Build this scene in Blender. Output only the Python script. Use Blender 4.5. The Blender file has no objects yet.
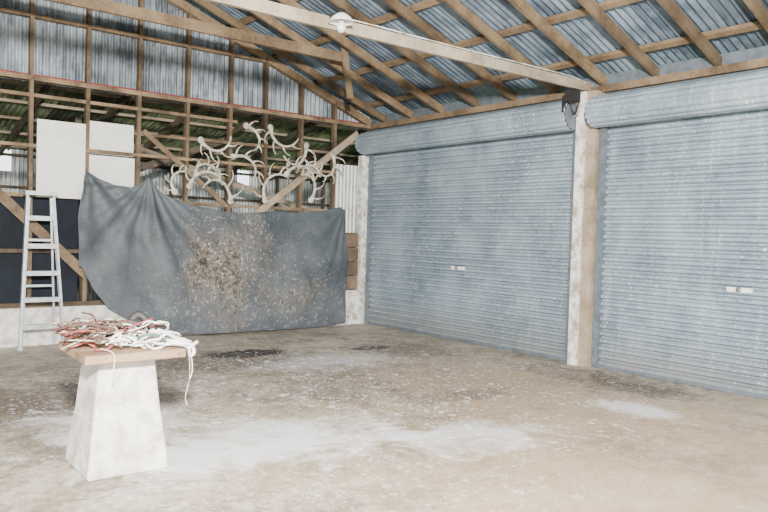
import bpy, bmesh, math, random
from mathutils import Vector, Matrix, noise
random.seed(7)
C = bpy.context.collection

# ---------------------------------------------------------------- node helpers
def new_mat(name):
    m = bpy.data.materials.new(name); m.use_nodes = True
    nt = m.node_tree
    return m, nt, nt.nodes["Principled BSDF"]
def N(nt, typ, **kw):
    n = nt.nodes.new(typ)
    for k, v in kw.items(): setattr(n, k, v)
    return n
def L(nt, a, b): nt.links.new(a, b)
def tex_noise(nt, vec, scale, detail=6, rough=0.6, dist=0):
    n = N(nt, "ShaderNodeTexNoise"); n.inputs["Scale"].default_value = scale
    n.inputs["Detail"].default_value = detail; n.inputs["Roughness"].default_value = rough
    n.inputs["Distortion"].default_value = dist
    L(nt, vec, n.inputs["Vector"]); return n.outputs["Fac"]
def ramp(nt, fac, stops):
    n = N(nt, "ShaderNodeValToRGB"); cr = n.color_ramp
    while len(cr.elements) < len(stops): cr.elements.new(0.5)
    for e, (p, c) in zip(cr.elements, stops):
        e.position = p; e.color = (c[0], c[1], c[2], 1) if not isinstance(c, (int, float)) else (c, c, c, 1)
    L(nt, fac, n.inputs[0]); return n.outputs[0]
def mix(nt, fac, a, b, blend="MIX"):
    n = N(nt, "ShaderNodeMix", data_type="RGBA", blend_type=blend)
    if isinstance(fac, (int, float)): n.inputs[0].default_value = fac
    else: L(nt, fac, n.inputs[0])
    for i, s in ((6, a), (7, b)):
        if isinstance(s, tuple): n.inputs[i].default_value = (s[0], s[1], s[2], 1)
        else: L(nt, s, n.inputs[i])
    return n.outputs[2]
def M(nt, op, a, b=None, c=None, clamp=False):
    n = N(nt, "ShaderNodeMath", operation=op); n.use_clamp = clamp
    for i, s in enumerate((a, b, c)):
        if s is None: continue
        if isinstance(s, (int, float)): n.inputs[i].default_value = s
        else: L(nt, s, n.inputs[i])
    return n.outputs[0]
def objco(nt): return N(nt, "ShaderNodeTexCoord").outputs["Object"]
def scaled(nt, vec, s):
    n = N(nt, "ShaderNodeMapping"); n.inputs["Scale"].default_value = s
    L(nt, vec, n.inputs["Vector"]); return n.outputs[0]
def blob(nt, vec, c, rad, soft=0.6):
    """1 inside an ellipsoid of real-world size, fading out"""
    n = N(nt, "ShaderNodeVectorMath", operation="SUBTRACT"); L(nt, vec, n.inputs[0]); n.inputs[1].default_value = c
    d = N(nt, "ShaderNodeVectorMath", operation="DIVIDE"); L(nt, n.outputs[0], d.inputs[0]); d.inputs[1].default_value = rad
    l = N(nt, "ShaderNodeVectorMath", operation="LENGTH"); L(nt, d.outputs[0], l.inputs[0])
    mr = N(nt, "ShaderNodeMapRange"); L(nt, l.outputs["Value"], mr.inputs[0])
    mr.inputs[1].default_value = 1.0 + soft; mr.inputs[2].default_value = max(0, 1 - soft)
    mr.inputs[3].default_value = 0; mr.inputs[4].default_value = 1
    return mr.outputs[0]
def bump(nt, bs, h, st=0.3, d=0.02):
    b = N(nt, "ShaderNodeBump"); b.inputs["Strength"].default_value = st; b.inputs["Distance"].default_value = d
    L(nt, h, b.inputs["Height"]); L(nt, b.outputs[0], bs.inputs["Normal"])

# ---------------------------------------------------------------- materials
def wood(name, light, dark, var=0.35):
    m, nt, bs = new_mat(name); v = objco(nt)
    g = N(nt, "ShaderNodeNewGeometry")
    off = N(nt, "ShaderNodeVectorMath", operation="ADD"); L(nt, v, off.inputs[0])
    comb = N(nt, "ShaderNodeCombineXYZ"); r = M(nt, "MULTIPLY", g.outputs["Random Per Island"], 37.0)
    for i in range(3): L(nt, r, comb.inputs[i])
    L(nt, comb.outputs[0], off.inputs[1])
    n1 = tex_noise(nt, off.outputs[0], 2.2, 8, .65); n2 = tex_noise(nt, off.outputs[0], 30, 4, .6)
    f = M(nt, "ADD", M(nt, "MULTIPLY", n1, .75), M(nt, "MULTIPLY", n2, .25))
    c = ramp(nt, f, [(0.38, dark), (0.60, light)])
    k = M(nt, "ADD", M(nt, "MULTIPLY", g.outputs["Random Per Island"], var * 2), 1 - var)
    kc = N(nt, "ShaderNodeCombineXYZ")
    for i in range(3): L(nt, k, kc.inputs[i])
    c = mix(nt, 1.0, c, kc.outputs[0], "MULTIPLY")
    L(nt, c, bs.inputs["Base Color"]); bs.inputs["Roughness"].default_value = .8
    bump(nt, bs, n2, .15, .01)
    return m
W_RAFT = wood("rafter_timber", (.24, .168, .098), (.085, .055, .030))
W_STUD = wood("stud_timber", (.22, .152, .090), (.06, .038, .022), .45)
W_LEAN = wood("lean_to_timber", (.14, .11, .075), (.045, .033, .022), .45)
W_PALE = wood("pale_timber", (.40, .335, .25), (.22, .17, .115), .12)
W_BARE = wood("bare_timber", (.40, .32, .23), (.18, .13, .082), .12)
W_BOARD = wood("old_board", (.18, .12, .08), (.07, .047, .032))
W_SLAB = wood("slab_wood", (.36, .24, .145), (.15, .092, .052), .15)

def simple(name, col, rough=.7, metal=0, nscale=8, amt=.3, dirt=None):
    m, nt, bs = new_mat(name); v = objco(nt)
    n = tex_noise(nt, v, nscale, 7, .65)
    dk = dirt or tuple(x * (1 - amt) for x in col)
    c = ramp(nt, n, [(.38, dk), (.58, col)])
    L(nt, c, bs.inputs["Base Color"]); bs.inputs["Roughness"].default_value = rough
    bs.inputs["Metallic"].default_value = metal
    bump(nt, bs, n, .1, .01)
    return m
M_WHITE = simple("flaking_white_paint", (.82, .82, .79), .6, 0, 8, .3, (.36, .30, .235))
M_PANEL = simple("white_panel", (.86, .84, .80), .6, 0, 3, .12)
M_BLACK = simple("black_board", (.010, .014, .022), .95, 0, 3, .4)
M_ALU = simple("aluminium", (.58, .60, .62), .35, .6, 12, .3)
M_STEEL = simple("dull_steel", (.17, .205, .235), .5, .3, 10, .3)
M_RED = simple("red_paint", (.30, .025, .022), .6, 0, 5, .3)
M_BONE = simple("antler_bone", (.66, .61, .50), .6, 0, 14, .6)
M_ROPE = simple("white_rope", (.92, .91, .89), .8, 0, 60, .15)
M_STICK = simple("stick_bark", (.15, .065, .045), .8, 0, 25, .5)
M_PINK = simple("faded_red_cord", (.36, .09, .07), .7, 0, 25, .3)
M_DARK = simple("dark_leather", (.05, .045, .045), .6, 0, 25, .4)
M_GREEN = simple("green_cord", (.07, .18, .11), .7, 0, 25, .3)
M_CERAM = simple("white_enamel", (.88, .88, .86), .3, 0, 10, .05)
M_BLACKP = simple("black_plastic", (.02, .02, .02), .5, 0, 10, .2)
M_GRASS = simple("grass", (.16, .24, .09), .9, 0, 3, .5)

def corrugated(name, c1, c2, axis="Y", sheet=.76, metal=.2, rough=.5, var=.35):
    m, nt, bs = new_mat(name); v = objco(nt)
    sx = N(nt, "ShaderNodeSeparateXYZ"); L(nt, v, sx.inputs[0])
    fl = M(nt, "FLOOR", M(nt, "DIVIDE", sx.outputs[axis], sheet))
    wn = N(nt, "ShaderNodeTexWhiteNoise", noise_dimensions="1D"); L(nt, fl, wn.inputs["W"])
    n = tex_noise(nt, v, 1.6, 8, .7)
    st = tex_noise(nt, scaled(nt, v, (1, 9, 1) if axis == "Y" else (9, 1, 1)), 2.5, 5, .6)
    f = M(nt, "ADD", M(nt, "MULTIPLY", n, .6), M(nt, "MULTIPLY", st, .4))
    c = ramp(nt, f, [(.42, c2), (.56, c1)])
    k = M(nt, "ADD", M(nt, "MULTIPLY", wn.outputs["Value"], var * 2), 1 - var)
    kc = N(nt, "ShaderNodeCombineXYZ")
    for i in range(3): L(nt, k, kc.inputs[i])
    c = mix(nt, 1.0, c, kc.outputs[0], "MULTIPLY")
    L(nt, c, bs.inputs["Base Color"]); bs.inputs["Metallic"].default_value = metal
    bs.inputs["Roughness"].default_value = rough
    return m
M_ROOF = corrugated("roof_iron", (.19, .25, .31), (.07, .095, .13), "Y")
M_GABLE = corrugated("gable_iron", (.31, .35, .38), (.095, .115, .135), "X", var=.2)
M_OUTR = corrugated("lean_to_roof_iron", (.24, .31, .18), (.025, .038, .02), "X", var=.6)
M_OUTW = corrugated("lean_to_wall_iron", (.56, .58, .56), (.22, .24, .23), "X", var=.35)

# roller door
def door_mat():
    m, nt, bs = new_mat("roller_door_steel"); v = objco(nt)
    n = tex_noise(nt, v, 1.3, 8, .7)
    c = ramp(nt, n, [(.36, (.18, .24, .29)), (.60, (.32, .395, .45))])
    sp = tex_noise(nt, v, 30, 4, .7); big = tex_noise(nt, v, 1.1, 3, .5)
    spm = M(nt, "MULTIPLY", ramp(nt, sp, [(.595, 0.0), (.64, 1.0)]), ramp(nt, big, [(.38, 0.25), (.60, 1.0)]))
    c = mix(nt, M(nt, "MULTIPLY", spm, .85), c, (.92, .93, .92))
    st = tex_noise(nt, scaled(nt, v, (1, 22, .9)), 1.2, 5, .65)
    c = mix(nt, M(nt, "MULTIPLY", ramp(nt, st, [(.56, 0.0), (.70, 1.0)]), .4), c, (.72, .75, .76))
    dn = tex_noise(nt, v, 9, 6, .7)
    c = mix(nt, M(nt, "MULTIPLY", ramp(nt, dn, [(.56, 0.0), (.70, 1.0)]), .45), c, (.10, .115, .12))
    sx = N(nt, "ShaderNodeSeparateXYZ"); L(nt, v, sx.inputs[0])
    low = N(nt, "ShaderNodeMapRange"); L(nt, sx.outputs["Z"], low.inputs[0])
    low.inputs[1].default_value = .6; low.inputs[2].default_value = 0.0; low.inputs[3].default_value = 0; low.inputs[4].default_value = 1.0
    c = mix(nt, M(nt, "MULTIPLY", low.outputs[0], n), c, (.20, .16, .115))
    L(nt, c, bs.inputs["Base Color"]); bs.inputs["Metallic"].default_value = .15
    bs.inputs["Roughness"].default_value = .40
    return m
M_DOOR = door_mat()

def floor_mat():
    m, nt, bs = new_mat("dirty_concrete_floor"); v = objco(nt)
    n1 = tex_noise(nt, v, .55, 9, .62); n2 = tex_noise(nt, v, 2.6, 10, .72, .4); n3 = tex_noise(nt, v, 24, 6, .75)
    n4 = tex_noise(nt, v, 1.3, 12, .78, .8); n5 = tex_noise(nt, v, 9, 8, .8, .3)
    f = M(nt, "ADD", M(nt, "MULTIPLY", n1, .3), M(nt, "ADD", M(nt, "MULTIPLY", n2, .35), M(nt, "MULTIPLY", n5, .35)))
    c = ramp(nt, f, [(.40, (.155, .12, .085)), (.48, (.335, .28, .215)), (.57, (.58, .515, .425))])
    def add(c, col, cen, rad, lo, hi, amt, src, soft=.7):
        b = blob(nt, v, (cen[0], cen[1], 0), (rad[0], rad[1], 1), soft)
        s = M(nt, "ADD", M(nt, "MULTIPLY", b, .3), M(nt, "MULTIPLY", src, .7))
        k = M(nt, "MULTIPLY", M(nt, "MULTIPLY", ramp(nt, s, [(lo, 0.0), (hi, 1.0)]), amt), M(nt, "MULTIPLY", b, 2.5, clamp=True))
        return mix(nt, k, c, col)
    c = add(c, (.47, .325, .185), (5.0, 3.4), (2.8, 2.8), .46, .64, .65, n1)          # tan dust
    c = add(c, (.37, .25, .15), (5.9, 5.8), (1.6, 1.8), .48, .66, .55, n2)
    c = add(c, (.09, .062, .037), (7.1, 4.9), (.75, 1.3), .53, .66, .88, n4)          # damp brown by doors
    c = add(c, (.11, .08, .053), (6.5, 7.8), (1.2, 1.3), .55, .66, .75, n4)
    c = add(c, (.11, .085, .06), (3.6, 8.2), (2.8, 1.4), .55, .66, .75, n4)
    c = add(c, (.12, .092, .066), (1.2, 6.9), (2.2, 1.8), .55, .66, .75, n4)
    c = add(c, (.13, .098, .07), (5.0, 5.2), (.9, .35), .56, .66, .6, n4)
    c = add(c, (.92, .93, .95), (2.6, 4.8), (1.9, .85), .54, .65, .85, n4)            # lime / whitewash
    c = add(c, (.90, .91, .92), (1.7, 5.9), (1.1, .9), .56, .66, .75, n4)
    c = add(c, (.90, .91, .92), (4.1, 4.0), (1.4, .8), .58, .68, .6, n4)
    c = add(c, (.86, .87, .88), (6.2, 3.8), (.45, .6), .56, .66, .7, n4)
    c = add(c, (.86, .87, .88), (5.0, 7.4), (1.8, 1.0), .59, .67, .45, n4)
    c = add(c, (.03, .024, .02), (4.48, 8.45), (.50, .26), .42, .53, .95, n4, .45)   # oil stains
    c = add(c, (.06, .045, .038), (6.15, 8.04), (.36, .15), .44, .55, .88, n4, .45)
    for scl, lim, wgt in ((8, .40, .95), (17, .46, .9), (30, .48, .85)):
        vo = N(nt, "ShaderNodeTexVoronoi"); vo.inputs["Scale"].default_value = scl; L(nt, v, vo.inputs["Vector"])
        sep = N(nt, "ShaderNodeSeparateColor"); L(nt, vo.outputs["Color"], sep.inputs[0])
        dsp = M(nt, "LESS_THAN", M(nt, "ADD", vo.outputs["Distance"], M(nt, "MULTIPLY", n3, .15)), M(nt, "MULTIPLY", sep.outputs[0], lim))
        zone = M(nt, "MULTIPLY", blob(nt, v, (4.3, 6.3, 0), (3.2, 2.8, 1), .6), ramp(nt, n4, [(.42, .25), (.54, 1.0)]))
        c = mix(nt, M(nt, "MULTIPLY", dsp, M(nt, "MULTIPLY", zone, wgt)), c, (.94, .94, .93))
    L(nt, c, bs.inputs["Base Color"]); bs.inputs["Roughness"].default_value = .65
    bump(nt, bs, n3, .12, .01)
    return m
M_FLOOR = floor_mat()
M_CONC = simple("pale_concrete", (.76, .74, .69), .85, 0, 9, .25, (.47, .435, .375))

def tarp_mat():
    m, nt, bs = new_mat("canvas_tarpaulin"); v0 = objco(nt)
    nn_ = N(nt, "ShaderNodeTexNoise"); nn_.inputs["Scale"].default_value = 1.5; nn_.inputs["Detail"].default_value = 6
    L(nt, v0, nn_.inputs["Vector"])
    sc = N(nt, "ShaderNodeVectorMath", operation="SCALE"); L(nt, nn_.outputs["Color"], sc.inputs[0]); sc.inputs["Scale"].default_value = 1.5
    ad = N(nt, "ShaderNodeVectorMath", operation="ADD"); L(nt, v0, ad.inputs[0]); L(nt, sc.outputs[0], ad.inputs[1])
    sb = N(nt, "ShaderNodeVectorMath", operation="SUBTRACT"); L(nt, ad.outputs[0], sb.inputs[0]); sb.inputs[1].default_value = (.75, .75, .75)
    v = v0; vd = sb.outputs[0]
    n1 = tex_noise(nt, v, 1.3, 6, .6); n2 = tex_noise(nt, v, 8, 9, .8); n3 = tex_noise(nt, v, 7, 6, .7)
    c = ramp(nt, n1, [(.35, (.046, .056, .065)), (.65, (.10, .114, .125))])
    b = M(nt, "MAXIMUM", blob(nt, vd, (4.95, 10.2, 1.0), (.75, 3, .9), .6), M(nt, "MULTIPLY", blob(nt, vd, (6.0, 10.2, .6), (1.1, 3, .6), .7), .7))
    k = M(nt, "ADD", M(nt, "MULTIPLY", b, .3), M(nt, "MULTIPLY", n2, .7))
    c = mix(nt, M(nt, "MULTIPLY", ramp(nt, k, [(.48, 0.0), (.64, 1.0)]), M(nt, "MULTIPLY", b, .9, clamp=True)), c, (.19, .155, .12))
    n5 = tex_noise(nt, v, 13, 8, .8, .5)
    k2 = M(nt, "ADD", M(nt, "MULTIPLY", b, .2), M(nt, "MULTIPLY", n5, .8))
    c = mix(nt, M(nt, "MULTIPLY", ramp(nt, k2, [(.58, 0.0), (.63, 1.0)]), M(nt, "MULTIPLY", b, 1.2, clamp=True)), c, (.042, .032, .025))
    sp = ramp(nt, tex_noise(nt, v, 22, 5, .75), [(.57, 0.0), (.62, 1.0)])
    c = mix(nt, M(nt, "MULTIPLY", sp, M(nt, "ADD", M(nt, "MULTIPLY", b, .75), .08)), c, (.56, .52, .46))
    L(nt, c, bs.inputs["Base Color"]); bs.inputs["Roughness"].default_value = .6
    bump(nt, bs, n3, .25, .02)
    return m
M_TARP = tarp_mat()
m, nt, bs = new_mat("bulb_glass"); bs.inputs["Base Color"].default_value = (.95, .95, .92, 1); bs.inputs["Roughness"].default_value = .15
bs.inputs["Transmission Weight"].default_value = .4; M_GLASS = m

# ---------------------------------------------------------------- mesh helpers
class B:
    def __init__(s): s.v = []; s.f = []; s.m = []; s.mats = []; s.sm = []
    def mi(s, mat):
        if mat not in s.mats: s.mats.append(mat)
        return s.mats.index(mat)
    def raw(s, vs, fs, mat, smooth=False):
        o = len(s.v); i = s.mi(mat)
        s.v += [tuple(v) for v in vs]
        for f in fs: s.f.append([o + k for k in f]); s.m.append(i); s.sm.append(smooth)
    def box(s, lo, hi, mat):
        x0, y0, z0 = lo; x1, y1, z1 = hi
        vs = [(x0,y0,z0),(x1,y0,z0),(x1,y1,z0),(x0,y1,z0),(x0,y0,z1),(x1,y0,z1),(x1,y1,z1),(x0,y1,z1)]
        s.raw(vs, [(0,3,2,1),(4,5,6,7),(0,1,5,4),(1,2,6,5),(2,3,7,6),(3,0,4,7)], mat)
    def beam(s, p0, p1, w, h, mat, up=(0,0,1), jit=0.0):
        p0 = Vector(p0); p1 = Vector(p1); d = (p1 - p0).normalized(); up = Vector(up)
        sd = d.cross(up)
        if sd.length < 1e-3: sd = d.cross(Vector((0,1,0)))
        sd.normalize(); u = sd.cross(d).normalized()
        vs = []
        for p in (p0, p1):
            for a, b in ((-1,-1),(1,-1),(1,1),(-1,1)):
                vs.append(p + sd * (a * w / 2 + random.uniform(-jit, jit)) + u * (b * h / 2 + random.uniform(-jit, jit)))
        s.raw(vs, [(0,1,2,3),(7,6,5,4),(0,4,5,1),(1,5,6,2),(2,6,7,3),(3,7,4,0)], mat)
    def tube(s, pts, rad, mat, seg=7, close=False):
        pts = [Vector(p) for p in pts]; n = len(pts)
        if not hasattr(rad, "__len__"): rad = [rad] * n
        vs = []; prev = None
        for i, p in enumerate(pts):
            d = (pts[min(i+1, n-1)] - pts[max(i-1, 0)])
            if d.length < 1e-6: d = Vector((0,0,1))
            d.normalize()
            if prev is None:
                a = d.cross(Vector((0,0,1)));
                if a.length < .1: a = d.cross(Vector((1,0,0)))
            else: a = prev - d * prev.dot(d)
            if a.length < 1e-5: a = d.orthogonal()
            a.normalize(); prev = a; b = d.cross(a)
            for k in range(seg):
                t = 2 * math.pi * k / seg
                vs.append(p + (a * math.cos(t) + b * math.sin(t)) * rad[i])
        fs = []
        for i in range(n - 1):
            for k in range(seg):
                fs.append((i*seg+k, i*seg+(k+1)%seg, (i+1)*seg+(k+1)%seg, (i+1)*seg+k))
        fs.append(tuple(range(seg-1, -1, -1))); fs.append(tuple((n-1)*seg+k for k in range(seg)))
        s.raw(vs, fs, mat, True)
    def lathe(s, prof, c, mat, seg=24, axis="Z"):
        vs = []
        for r, z in prof:
            for k in range(seg):
                t = 2*math.pi*k/seg
                if axis == "Z": vs.append((c[0]+r*math.cos(t), c[1]+r*math.sin(t), c[2]+z))
                else: vs.append((c[0]+r*math.cos(t), c[1]+z, c[2]+r*math.sin(t)))
        fs = []
        for i in range(len(prof)-1):
            for k in range(seg): fs.append((i*seg+k, i*seg+(k+1)%seg, (i+1)*seg+(k+1)%seg, (i+1)*seg+k))
        s.raw(vs, fs, mat, True)
    def grid(s, fn, nu, nv, mat, smooth=True):
        vs = [fn(i/nu, j/nv) for i in range(nu+1) for j in range(nv+1)]
        fs = [(i*(nv+1)+j, (i+1)*(nv+1)+j, (i+1)*(nv+1)+j+1, i*(nv+1)+j+1) for i in range(nu) for j in range(nv)]
        s.raw(vs, fs, mat, smooth)
    def build(s, name, parent=None):
        me = bpy.data.meshes.new(name); me.from_pydata(s.v, [], s.f)
        for m_ in s.mats: me.materials.append(m_)
        me.polygons.foreach_set("material_index", s.m); me.polygons.foreach_set("use_smooth", s.sm)
        me.update()
        o = bpy.data.objects.new(name, me); C.objects.link(o)
        if parent: o.parent = parent
        return o
def empty(name, loc=(0,0,0)):
    o = bpy.data.objects.new(name, None); C.objects.link(o); return o
def catmull(P, n=8):
    P = [Vector(p) for p in P]; Q = [P[0]*2-P[1]] + P + [P[-1]*2-P[-2]]; out = []
    for i in range(1, len(Q)-2):
        for k in range(n):
            t = k/n; a,b,c,d = Q[i-1],Q[i],Q[i+1],Q[i+2]
            out.append(.5*((2*b)+(c-a)*t+(2*a-5*b+4*c-d)*t*t+(3*b-a-3*c+d)*t**3))
    out.append(P[-1]); return out
def interp(P, x):
    if x <= P[0][0]: return P[0][1]
    for (a, b), (c, d) in zip(P, P[1:]):
        if x <= c: return b + (d-b)*(x-a)/(c-a)
    return P[-1][1]

XW, YW = 7.88, 10.5          # door wall, back wall
XL, XR = -6.0, 0.94          # left side, ridge
SL = .374
def rz(x): return 3.62 + SL * ((XW - x) if x >= XR else (x + 6.0))

# ---------------------------------------------------------------- ground + floor
b = B(); b.box((-40,-40,-.5), (40,50,-.12), M_GRASS); b.build("ground")
b = B(); b.box((XL-.1,-3,-.15), (XW+.15,15.2,0), M_FLOOR); b.build("floor")

# ---------------------------------------------------------------- roof
roof = empty("ceiling")
b = B()
Y0, Y1 = -2.0, 10.62
RP = .095
nW = int((Y1-Y0)/RP*8)
def sheet(xa, xb):
    def fn(u, v):
        y = Y0 + (Y1-Y0)*u; x = xa + (xb-xa)*v
        return (x, y, rz(x) + .155 + .022*math.sin(2*math.pi*y/RP))
    b.grid(fn, nW, 1, M_ROOF)
sheet(XW+.35, XR); sheet(XR-.0001, XL-.3)
b.build("roof_sheeting", roof)
b = B()
y = -1.95
ys = []
while y < 10.3: ys.append(y); y += .75
for y in ys:
    y += random.uniform(-.03,.03)
    b.beam((XW+.1,y,rz(XW+.1)), (XR,y,rz(XR)), .048, .115, W_RAFT, jit=.003)
    b.beam((XR,y,rz(XR)), (XL-.1,y,rz(XL)-.03), .048, .115, W_RAFT)
b.build("rafters", roof)
b = B()
x = XW - .35
while x > XR:
    b.beam((x,Y0,rz(x)+.10), (x,Y1,rz(x)+.10), .085, .048, W_RAFT, up=(SL,0,1)); x -= .82
x = XL + .3
while x < XR:
    b.beam((x,Y0,rz(x)+.10), (x,Y1,rz(x)+.10), .085, .048, W_RAFT); x += .9
b.beam((XR,Y0,rz(XR)+.02), (XR,Y1,rz(XR)+.02), .04,.2,W_RAFT)
b.build("purlins", roof)

# ties
b = B()
b.beam((XL,5.72,3.575),(XW-.02,5.72,3.575), .045, .115, W_PALE)
b.tube(catmull([(3.9,5.68,3.645),(4.4,5.69,3.65),(5.4,5.69,3.645),(6.6,5.69,3.65),(7.4,5.69,3.645),(7.7,5.68,3.6)]), .006, M_WHITE)
b.build("ceiling_tie_beam")
b = B()
b.beam((-4.3,8.9,4.22),(6.2,8.9,4.22), .05, .14, W_RAFT)
b.beam((6.1,8.84,4.42),(6.25,8.84,3.62), .09, .045, W_RAFT, up=(0,1,0))
b.build("ceiling_collar_beam")

# ---------------------------------------------------------------- back wall
bw = empty("wall_back")
studs = [-5.3,-4.6,-3.9,-3.25,-2.55,-1.9,-1.2,-.5,.17,.86,1.55,2.24,2.93,3.65,4.37,5.07,5.74,6.41,7.06]
b = B()
for x in studs:
    x += random.uniform(-.02,.02)
    b.beam((x,YW-.05,.5),(x+random.uniform(-.015,.015),YW-.05,rz(x)-.02), .05, .10, W_STUD, up=(0,1,0), jit=.002)
b.beam((XL,YW-.06,3.53),(XW,YW-.06,3.53), .12, .06, W_STUD)
b.beam((XL,YW-.05,3.31),(5.2,YW-.05,3.31), .09, .045, W_STUD)
b.beam((XL,YW-.05,2.62),(7.1,YW-.06,2.66), .09, .045, W_STUD)
b.beam((3.6,YW-.04,2.95),(7.1,YW-.04,3.0), .08, .04, W_STUD)
b.beam((XL,YW-.05,1.99),(7.1,YW-.05,1.99), .09, .05, W_STUD)
b.beam((XL,YW-.05,1.25),(7.1,YW-.05,1.25), .09, .05, W_STUD)
b.beam((XL,YW-.05,4.35),(5.85,YW-.05,4.35), .09, .045, W_STUD)
b.beam((XL,YW-.06,.53),(7.2,YW-.06,.53), .11, .06, W_STUD)
b.beam((1.0,YW-.12,2.80),(2.95,YW-.12,.92), .13, .035, W_RAFT, up=(0,1,0))
b.beam((5.45,YW-.125,1.80),(7.52,YW-.125,3.38), .11, .035, W_BARE, up=(0,1,0))
b.beam((3.70,YW-.125,3.0),(5.0,YW-.125,2.0), .07, .03, W_STUD, up=(0,1,0))
b.beam((XW-.05,YW-.05,rz(XW)-.02),(XR,YW-.05,rz(XR)-.02), .10,.12, W_RAFT)
b.build("framing", bw)
b = B()   # gable iron
xa, xb = XL, XW+.1
nn = int((xb-xa)/.085*8)
def gab(u, v):
    x = xa+(xb-xa)*u; z = 3.50 + (rz(x)+.12-3.50)*v
    return (x, YW+.035+.018*math.sin(2*math.pi*x/.085), z)
b.grid(gab, nn, 1, M_GABLE)
b.build("gable_iron", bw)
b = B(); b.box((XL,YW-.01,3.56),(7.7,YW+.01,3.60),M_RED); b.build("red_fascia", bw)
b = B()
b.box((XL,YW-.2,0),(7.3,YW+.05,.5), M_CONC); b.build("plinth", bw)
b = B()
b.box((XL,YW+.0,.52),(2.86,YW+.02,1.97), M_BLACK); b.build("black_boards", bw)
b = B()
b.box((2.29,YW-.125,1.97),(2.905,YW-.10,3.0), M_PANEL)
b.box((2.965,YW-.02,2.62),(3.60,YW-.0,3.07), M_PANEL)
b.box((2.955,YW-.02,2.12),(3.62,YW-.0,2.60), M_PANEL)
b.build("white_panels", bw)
b = B()
def cw(u,v):
    x=7.12+.62*u; return (x,YW-.02+.009*math.sin(2*math.pi*x/.076),1.62+1.2*v)
b.grid(cw,70,1,M_OUTW)
for i in range(4):
    z=.62+i*.25; b.box((7.1,YW-.1-random.uniform(0,.02),z),(7.74,YW-.06,z+.235), W_BOARD)
b.box((7.1,YW-.14,0),(7.74,YW-.02,.6), M_WHITE)
b.build("corner_boards", bw)

# ---------------------------------------------------------------- lean-to behind
lt = empty("lean_to_shed")
b = B()
def lr(u,v):
    x=XL+(XW+3-XL)*u; y=YW+.12+4.6*v
    return (x,y,3.95-.95*v+.014*math.sin(2*math.pi*x/.09))
b.grid(lr,1500,1,M_OUTR)
for i in range(6):
    v=(i+.4)/6; b.beam((XL,YW+.12+4.6*v,3.89-.95*v),(XW+3,YW+.12+4.6*v,3.89-.95*v),.07,.045,W_BARE)
for i in range(14):
    x=XL+.6+i*1.15; b.beam((x,YW+.15,3.80),(x,15.1,2.85),.045,.10,W_LEAN)
b.build("roof", lt)
b = B()
for (xa2,xb2,za,zb) in ((XL,1.8,0,3.0),(1.8,2.9,0,2.60),(2.9,7.6,0,3.05),(7.6,7.9,0,2.6),(7.9,XW+3,0,3.05)):
    n_=int((xb2-xa2)/.076*6)
    b.grid(lambda u,v:(xa2+(xb2-xa2)*u,15.15+.009*math.sin(2*math.pi*(xa2+(xb2-xa2)*u)/.076),za+(zb-za)*v),n_,1,M_OUTW)
for i in range(13):
    x=XL+.3+i*1.3; b.beam((x,15.05,0),(x,15.05,2.95),.05,.1,W_LEAN,up=(0,1,0))
for z in (.8,1.6,2.3,2.9): b.beam((XL,15.06,z),(XW+3,15.06,z),.08,.05,W_LEAN)
for x,y in ((3.4,12.6),(6.3,12.9),(8.6,12.6)):
    b.beam((x,y,0),(x,y,3.4),.1,.1,W_LEAN,up=(0,1,0))
b.beam((3.4,12.7,2.2),(6.3,12.7,3.4),.05,.12,W_LEAN); b.beam((4.6,13.5,3.1),(8.6,13.2,2.0),.05,.12,W_PALE)
b.box((XW+3,YW+.1,0),(XW+3.05,15.2,3.6),M_OUTW)
b.box((XL-.05,YW+.1,0),(XL,15.2,2.4),M_OUTW)
b.build("walls", lt)

# ---------------------------------------------------------------- door wall
dw = empty("wall_right")
b = B()
b.beam((XW-.03,Y0,3.53),(XW-.03,YW,3.53), .10,.09, W_RAFT)
b.box((XW,Y0,3.0),(XW+.03,YW+.05,3.72), M_STEEL)
b.box((XW,-3,0),(XW+.03,.95,3.5), M_STEEL)
b.build("top_plate", dw)
b = B()
b.box((7.66,5.675,0),(XW,5.80,3.50), M_WHITE)
b.box((7.70,5.53,0),(XW,5.67,3.50), W_BARE)
b.box((7.62,10.34,0),(XW-.02,10.47,3.0), M_WHITE)
b.box((7.60,.8,0),(XW,.95,3.5), M_WHITE)
b.build("posts", dw)
b = B()
b.box((7.42,5.83,3.22),(7.86,5.85,3.42), M_BLACKP)
b.box((7.45,5.70,3.36),(7.60,5.84,3.50), M_BLACKP)
b.lathe([(.001,-.03),(.07,-.03),(.07,.03),(.001,.03)], (7.52,5.78,3.40), M_BLACKP, 18, "Y")
b.tube(catmull([(7.5,5.76,3.42),(7.46,5.74,3.3),(7.52,5.72,3.2),(7.56,5.70,3.34),(7.6,5.72,3.48)]), .012, M_BLACKP)
b.build("roller_bracket", dw)

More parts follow.
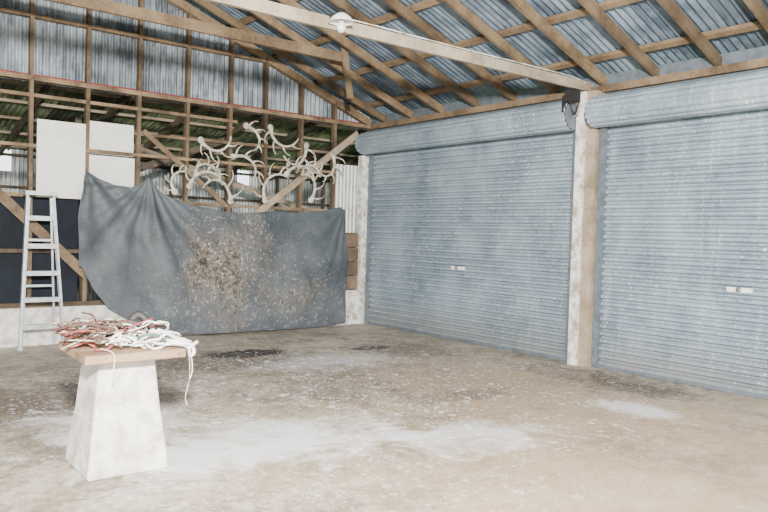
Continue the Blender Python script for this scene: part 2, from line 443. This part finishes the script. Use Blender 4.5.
def roller(name, ya, yb, hand_y):
    r = empty(name); X = 7.82
    b = B(); ZT = 3.1; P = .094
    nz = int(ZT/P*16)
    def prof(z):
        t = (z/P) % 1.0
        return .034 * min(1, math.sin(math.pi*t/.72)*1.35) if t < .72 else -.014
    b.grid(lambda u,v:(X-prof(ZT*v)+.008*math.sin(5*u+2*v)+.004*math.sin(19*u), ya+(yb-ya)*u, .03+ZT*v), 24, nz, M_DOOR, False)
    b.build("curtain", r)
    b = B()
    b.box((X-.05,ya,0.005),(X+.01,yb,.05), M_STEEL)
    b.box((X-.08,ya-.05,0),(X+.02,ya+.03,3.1), M_STEEL)
    b.box((X-.08,yb-.03,0),(X+.02,yb+.05,3.1), M_STEEL)
    b.build("guide_rails", r)
    b = B()
    R = .180; cx, cz = 7.615, 3.20
    nth = 180
    def bar(u, v):
        th = 2*math.pi*v; rr = R + .018*abs(math.sin(th*7.5)) - .012*v
        return (cx+rr*math.cos(th), ya-.06+(yb-ya+.12)*u, cz+rr*math.sin(th))
    b.grid(bar, 8, nth, M_DOOR)
    for yy in (ya-.06, yb+.06):
        b.lathe([(0.001,0),(.06,0),(.175,0)], (cx,yy,cz), M_STEEL, 28, "Y")
    b.tube([(cx,ya-.12,cz),(cx,yb+.12,cz)], .02, M_STEEL)
    b.build("barrel", r)
    b = B()
    b.box((X-.065,hand_y-.13,1.10),(X-.02,hand_y+.13,1.15), M_PANEL)
    b.lathe([(.001,-.02),(.025,-.02),(.025,.02),(.001,.02)], (X-.065,hand_y,1.128), M_STEEL, 16, "Y")
    b.box((X-.055,hand_y-.12,1.02),(X-.02,hand_y-.06,1.035), M_STEEL)
    b.build("lock_plate", r)
    return r
roller("roller_door", 5.87, 10.27, 8.0)
roller("roller_door", 0.98, 5.44, 3.68)

# ---------------------------------------------------------------- tarp
top = [(2.91,2.34),(3.05,2.27),(3.25,2.19),(3.5,2.17),(3.62,2.22),(3.75,2.33),(3.86,2.18),(3.98,2.09),(4.2,2.0),(4.44,1.95),(4.8,1.90),(5.11,1.88),(5.5,1.895),(5.82,1.94),(6.1,1.92),(6.39,1.94),(6.75,1.98),(7.09,2.06),(7.22,2.0)]
bot = [(2.83,1.05),(3.0,.72),(3.2,.46),(3.5,.28),(3.9,.12),(4.3,.03),(5.33,.015),(6.45,.015),(7.0,.03),(7.32,.07)]
b = B()
def tarp(u, v):
    xt = 2.88+(7.20-2.88)*u; xb_ = 2.80+(7.22-2.80)*u
    zt = interp(top, xt); zb = interp(bot, xb_)
    x = xt+(xb_-xt)*v; z = zt+(zb-zt)*v
    if u < .05: x -= .06*math.sin(math.pi*v)*(1-u/.05)
    d = 0
    w = noise.noise(Vector((x*.8, z*.8, 5)))
    for cx, cz, fr, am, fall, sd in ((3.75,2.33,9,.045,.6,1),(2.91,2.34,7,.035,.8,2),(7.2,2.05,10,.030,.8,3)):
        dx, dz = x-cx, cz-z; r_ = math.hypot(dx, dz); th = math.atan2(dz, dx) + .2*w
        s = noise.noise(Vector((th*fr*.45, r_*.25, sd*11.0)))
        d += am*2.6*(abs(s)**.8)*(1 if s > 0 else -1)*min(1, r_*1.6)*math.exp(-r_*fall)
    d += .07*noise.noise(Vector((x*1.1, z*.7, 3.1)))
    q = x*.55+z*.9+.25*w
    d += .016*math.sin(q*8+3*noise.noise(Vector((x*.9,z*.9,9))))
    d += .022*noise.noise(Vector((x*4+z*2, z*1.5, 8)))
    y = YW-.27 - .06*math.sin(math.pi*v) - max(d,-.13)*.9 - .06*v**3
    return (x, min(y, YW-.15), z)
b.grid(tarp, 300, 140, M_TARP)
t = b.build("tarpaulin")
sol = t.modifiers.new("thick","SOLIDIFY"); sol.thickness = .004

# ---------------------------------------------------------------- antlers hung on studs
def antler(name, base, ang, size, flip=1, seed=0, tines=4):
    rnd = random.Random(seed)
    b = B(); P = []; a = ang
    p = Vector((0,0,0)); n = 14
    for i in range(n):
        P.append(p.copy()); step = size/n
        p = p + Vector((math.cos(a), -.25*math.sin(i/n*math.pi)+.05, math.sin(a)))*step
        a += flip*(.12+.12*math.sin(i/n*math.pi))
    rad = [.026*(1-.6*i/n) for i in range(n)]
    rad[0] = .04; rad[1] = .03
    base = Vector(base)
    b.tube([base+q for q in P], [r_*1.15 for r_ in rad], M_BONE, 8)
    b.lathe([(.001,-.02),(.045,-.012),(.055,0),(.04,.015),(.001,.02)], base, M_BONE, 10, "Y")
    for k in range(tines):
        i = int(1+k*(n-2)/tines); d = (P[i+1]-P[i]).normalized()
        side = Vector((d.z*flip, -.35, -d.x*flip)).normalized()
        ln = size*(.30-.03*k)*rnd.uniform(.8,1.15)
        q = [P[i], P[i]+side*ln*.4+d*ln*.1, P[i]+side*ln*.75+d*ln*.35, P[i]+side*ln*.9+d*ln*.7]
        b.tube([base+w for w in catmull(q,4)], [.019*(1-.75*j/12) for j in range(13)], M_BONE, 7)
    b.build(name)
AY = YW-.17
for i,(x,z,a,s,f_) in enumerate([(4.40,2.25,1.2,.75,-1),(4.55,2.95,-.9,.7,1),(5.05,2.05,1.7,.8,1),(5.10,2.75,.3,.7,-1),
        (5.30,3.25,-.2,.6,-1),(5.65,2.10,1.9,.8,-1),(5.75,3.28,-1.4,.75,1),(6.05,2.55,.9,.75,-1),(6.40,3.05,-1.6,.8,-1),
        (6.55,2.15,1.0,.7,1),(6.95,2.95,-1.2,.7,-1),(4.15,2.15,2.2,.5,-1),(4.85,2.5,2.4,.65,1),(6.7,2.6,2.2,.6,1)]):
    antler("deer_antler", (x,AY-.03*(i%3),z), a, s, f_, i)

# ---------------------------------------------------------------- stepladder
lad = empty("stepladder"); b = B()
H = 2.0; LX = -.11
def fr(t, side):
    xb_, xt = ((2.15,2.24) if side < 0 else (2.68,2.55))
    return Vector((LX+xb_+(xt-xb_)*t, 10.0+.13*t, H*t))
for sd_ in (-1,1):
    b.beam(fr(0,sd_)+Vector((0,0,.01)), fr(1,sd_), .075, .028, M_ALU, up=(1,0,0))
    b.box(tuple(fr(0,sd_)-Vector((.03,.05,0))), tuple(fr(0,sd_)+Vector((.03,.05,.05))), M_ALU)
for z in (.30,.65,.99,1.34,1.70):
    l, r_ = fr(z/H,-1), fr(z/H,1)
    b.beam(l, r_, .095, .028, M_ALU)
    b.beam(l+Vector((0,-.046,-.02)), r_+Vector((0,-.046,-.02)), .006, .05, M_ALU)
b.box((2.20+LX,10.03,H-.02),(2.59+LX,10.20,H+.03), M_ALU)
b.build("front_frame", lad)
b = B()
for xa_,xt_ in ((2.22,2.27),(2.62,2.53)):
    b.beam((xa_+LX,10.22,.01),(xt_+LX,10.17,H-.05), .03,.024,M_ALU, up=(1,0,0))
for z in (.25,.8,1.4): b.beam((2.22+.02*z+LX,10.21,z),(2.62-.04*z+LX,10.21,z),.02,.03,M_ALU)
b.build("rear_frame", lad)

# ---------------------------------------------------------------- pedestal
ped = empty("concrete_pedestal"); bm = bmesh.new()
cx, cy = 1.60, 4.87
lv = [(.262,0),(.258,.08),(.215,.40),(.182,.755)]
rings=[]
for hw,z in lv:
    rings.append([bm.verts.new((cx+sx*hw, cy+sy*hw, z)) for sx,sy in ((-1,-1),(1,-1),(1,1),(-1,1))])
for a_,c_ in zip(rings,rings[1:]):
    for k in range(4): bm.faces.new((a_[k],a_[(k+1)%4],c_[(k+1)%4],c_[k]))
bm.faces.new(rings[-1]); bm.faces.new(rings[0][::-1])
me = bpy.data.meshes.new("plinth"); bm.to_mesh(me); bm.free(); me.materials.append(M_CONC)
o = bpy.data.objects.new("concrete_block", me); C.objects.link(o); o.parent = ped
bv = o.modifiers.new("bev","BEVEL"); bv.width=.018; bv.segments=3
b = B()
for i in range(3):
    b.box((1.28+.01*i,4.50+i*.235,.757),(1.92,4.50+i*.235+.228,.812), W_SLAB)
o = b.build("timber_top", ped); bv=o.modifiers.new("bev","BEVEL"); bv.width=.006

# ---------------------------------------------------------------- pile on top
pile = empty("rope_and_stick_pile")
ZT=.815
st = B(); rn = random.Random(3)
for i in range(60):
    a_ = rn.uniform(-.8,.8)+ (math.pi if rn.random()<.5 else 0) + 2.6
    c0 = Vector((1.47+rn.uniform(-.18,.22), 4.92+rn.uniform(-.26,.22), ZT+.015+rn.uniform(0,.13)))
    ln = rn.uniform(.16,.36); d = Vector((math.cos(a_),math.sin(a_),rn.uniform(-.2,.45)))
    q = [c0-d*ln/2, c0-d*ln*.15+Vector((0,0,rn.uniform(-.01,.03))), c0+d*ln*.2+Vector((rn.uniform(-.03,.03),rn.uniform(-.03,.03),rn.uniform(-.01,.03))), c0+d*ln/2]
    for w in q: w.z = max(w.z, ZT+.008)
    r0 = rn.uniform(.005,.010)
    st.tube(catmull(q,4), [r0*(1-.4*k/12) for k in range(13)], rn.choice([M_STICK,M_STICK,M_STICK,M_PINK,W_BOARD,M_BONE,M_ROPE]), 6)
st.build("sticks", pile)
rp = B()
def rope(pts, r_=.0075, mat=M_ROPE): rp.tube(catmull(pts,7), r_, mat, 7)
for i in range(32):
    x0 = 1.66+rn.uniform(-.24,.26); y0 = 4.60+rn.uniform(-.10,.32); z0 = ZT+.02+rn.uniform(0,.10)
    R1 = rn.uniform(.025,.075); R2=R1*rn.uniform(.4,.9); ph = rn.uniform(0,6.28); tl=rn.uniform(-.7,.7)
    pts=[]
    for k in range(rn.randint(5,9)):
        t_=ph+k*.75; pts.append((x0+R1*math.cos(t_)+.006*k, y0+R2*math.sin(t_), max(ZT+.008,z0+tl*R1*math.sin(t_+.6)+rn.uniform(-.008,.008))))
    rope(pts, rn.uniform(.005,.009), rn.choice([M_ROPE,M_ROPE,M_ROPE,M_ROPE,M_ROPE,M_ROPE,M_PINK,M_STICK]))
for i in range(8):
    x0=1.45+rn.uniform(-.05,.3); y0=4.53+rn.uniform(0,.25)
    rope([(x0,y0,ZT+.03),(x0+.08,y0-.02,ZT+.10),(x0+.18,y0+rn.uniform(-.08,.05),ZT+.05),(x0+.28,y0+rn.uniform(-.1,.1),ZT+.02+rn.uniform(0,.03))],.009)
rope([(1.80,4.60,ZT+.02),(1.90,4.56,ZT+.03),(1.975,4.55,ZT+.01),(1.99,4.54,ZT-.04),(1.96,4.53,ZT-.05),(1.95,4.52,ZT+.0),(2.02,4.56,ZT+.03)],.012)
rope([(1.84,4.56,ZT+.02),(1.91,4.50,ZT+.012),(1.935,4.49,ZT-.05),(1.94,4.49,ZT-.2),(1.92,4.50,ZT-.32),(1.93,4.49,ZT-.38)],.003,M_BONE)
rope([(1.84,4.58,ZT+.03),(1.92,4.485,ZT+.012),(1.945,4.475,ZT-.06),(1.955,4.48,ZT-.14),(1.94,4.48,ZT-.20)],.003)
rope([(1.40,4.62,ZT+.02),(1.44,4.52,ZT+.012),(1.45,4.485,ZT-.03),(1.44,4.48,ZT-.13),(1.45,4.48,ZT-.17)],.003)
rope([(1.62,4.58,ZT+.08),(1.72,4.54,ZT+.10),(1.80,4.56,ZT+.05)],.010,M_GREEN)
rp.build("ropes", pile)
gl = B()
gl.tube(catmull([(1.66,5.02,ZT+.03),(1.72,5.04,ZT+.11),(1.79,5.05,ZT+.17),(1.85,5.03,ZT+.12),(1.88,5.0,ZT+.04)],6), [.016+.012*math.sin(k/24*math.pi) for k in range(25)], M_DARK, 9)
gl.tube(catmull([(1.60,4.95,ZT+.03),(1.70,4.98,ZT+.13),(1.80,4.93,ZT+.09)],6), .02, M_DARK, 8)
gl.build("leather_strap", pile)

# ---------------------------------------------------------------- lamp on the tie beam
lp = empty("pendant_lamp"); b = B(); lx, ly = 3.80, 5.55
b.box((lx-.04,ly-.01,3.60),(lx+.04,5.69,3.64), M_BLACKP)
b.lathe([(.001,.13),(.03,.13),(.034,.06),(.03,.05)], (lx,ly,3.54), M_BLACKP, 20)
b.lathe([(.03,.085),(.05,.075),(.09,.045),(.115,.01),(.12,0),(.113,.004),(.085,.035),(.045,.06)], (lx,ly,3.55), M_CERAM, 36)
b.build("shade", lp)
b = B(); b.lathe([(.018,.06),(.02,.03),(.035,.005),(.045,-.025),(.038,-.055),(.02,-.072),(.001,-.078)], (lx,ly,3.53), M_GLASS, 24)
b.build("bulb", lp)

# ---------------------------------------------------------------- light
w = bpy.data.worlds.new("World"); bpy.context.scene.world = w; w.use_nodes = True
bg = w.node_tree.nodes["Background"]; bg.inputs[0].default_value = (.90,.95,1,1); bg.inputs[1].default_value = 3.4
def area(name, loc, target, size, power, col):
    ld = bpy.data.lights.new(name,"AREA"); ld.shape="DISK"; ld.size=size; ld.energy=power; ld.color=col
    o=bpy.data.objects.new(name,ld); C.objects.link(o); o.location=loc
    o.rotation_euler=(Vector(target)-Vector(loc)).to_track_quat("-Z","Y").to_euler()
area("flash_light",(-.2,-.6,2.9),(5.6,7,1.4),.35,2500,(1,.965,.91))

# ---------------------------------------------------------------- camera
a=math.radians(38.3);p=math.radians(1.67);r=math.radians(1.7)
Fh=Vector((math.sin(a),math.cos(a),0));Rh=Vector((math.cos(a),-math.sin(a),0));Z=Vector((0,0,1))
F=Fh*math.cos(p)-Z*math.sin(p);U=Fh*math.sin(p)+Z*math.cos(p)
cx_=Rh*math.cos(r)+U*math.sin(r);cy_=-Rh*math.sin(r)+U*math.cos(r)
cd=bpy.data.cameras.new("camera");cd.sensor_width=36;cd.lens=720/768*36;cd.clip_start=.05
co=bpy.data.objects.new("camera",cd);C.objects.link(co)
mt=Matrix((cx_,cy_,-F)).transposed().to_4x4();mt.translation=Vector((0,0,1.6));co.matrix_world=mt
bpy.context.scene.camera=co
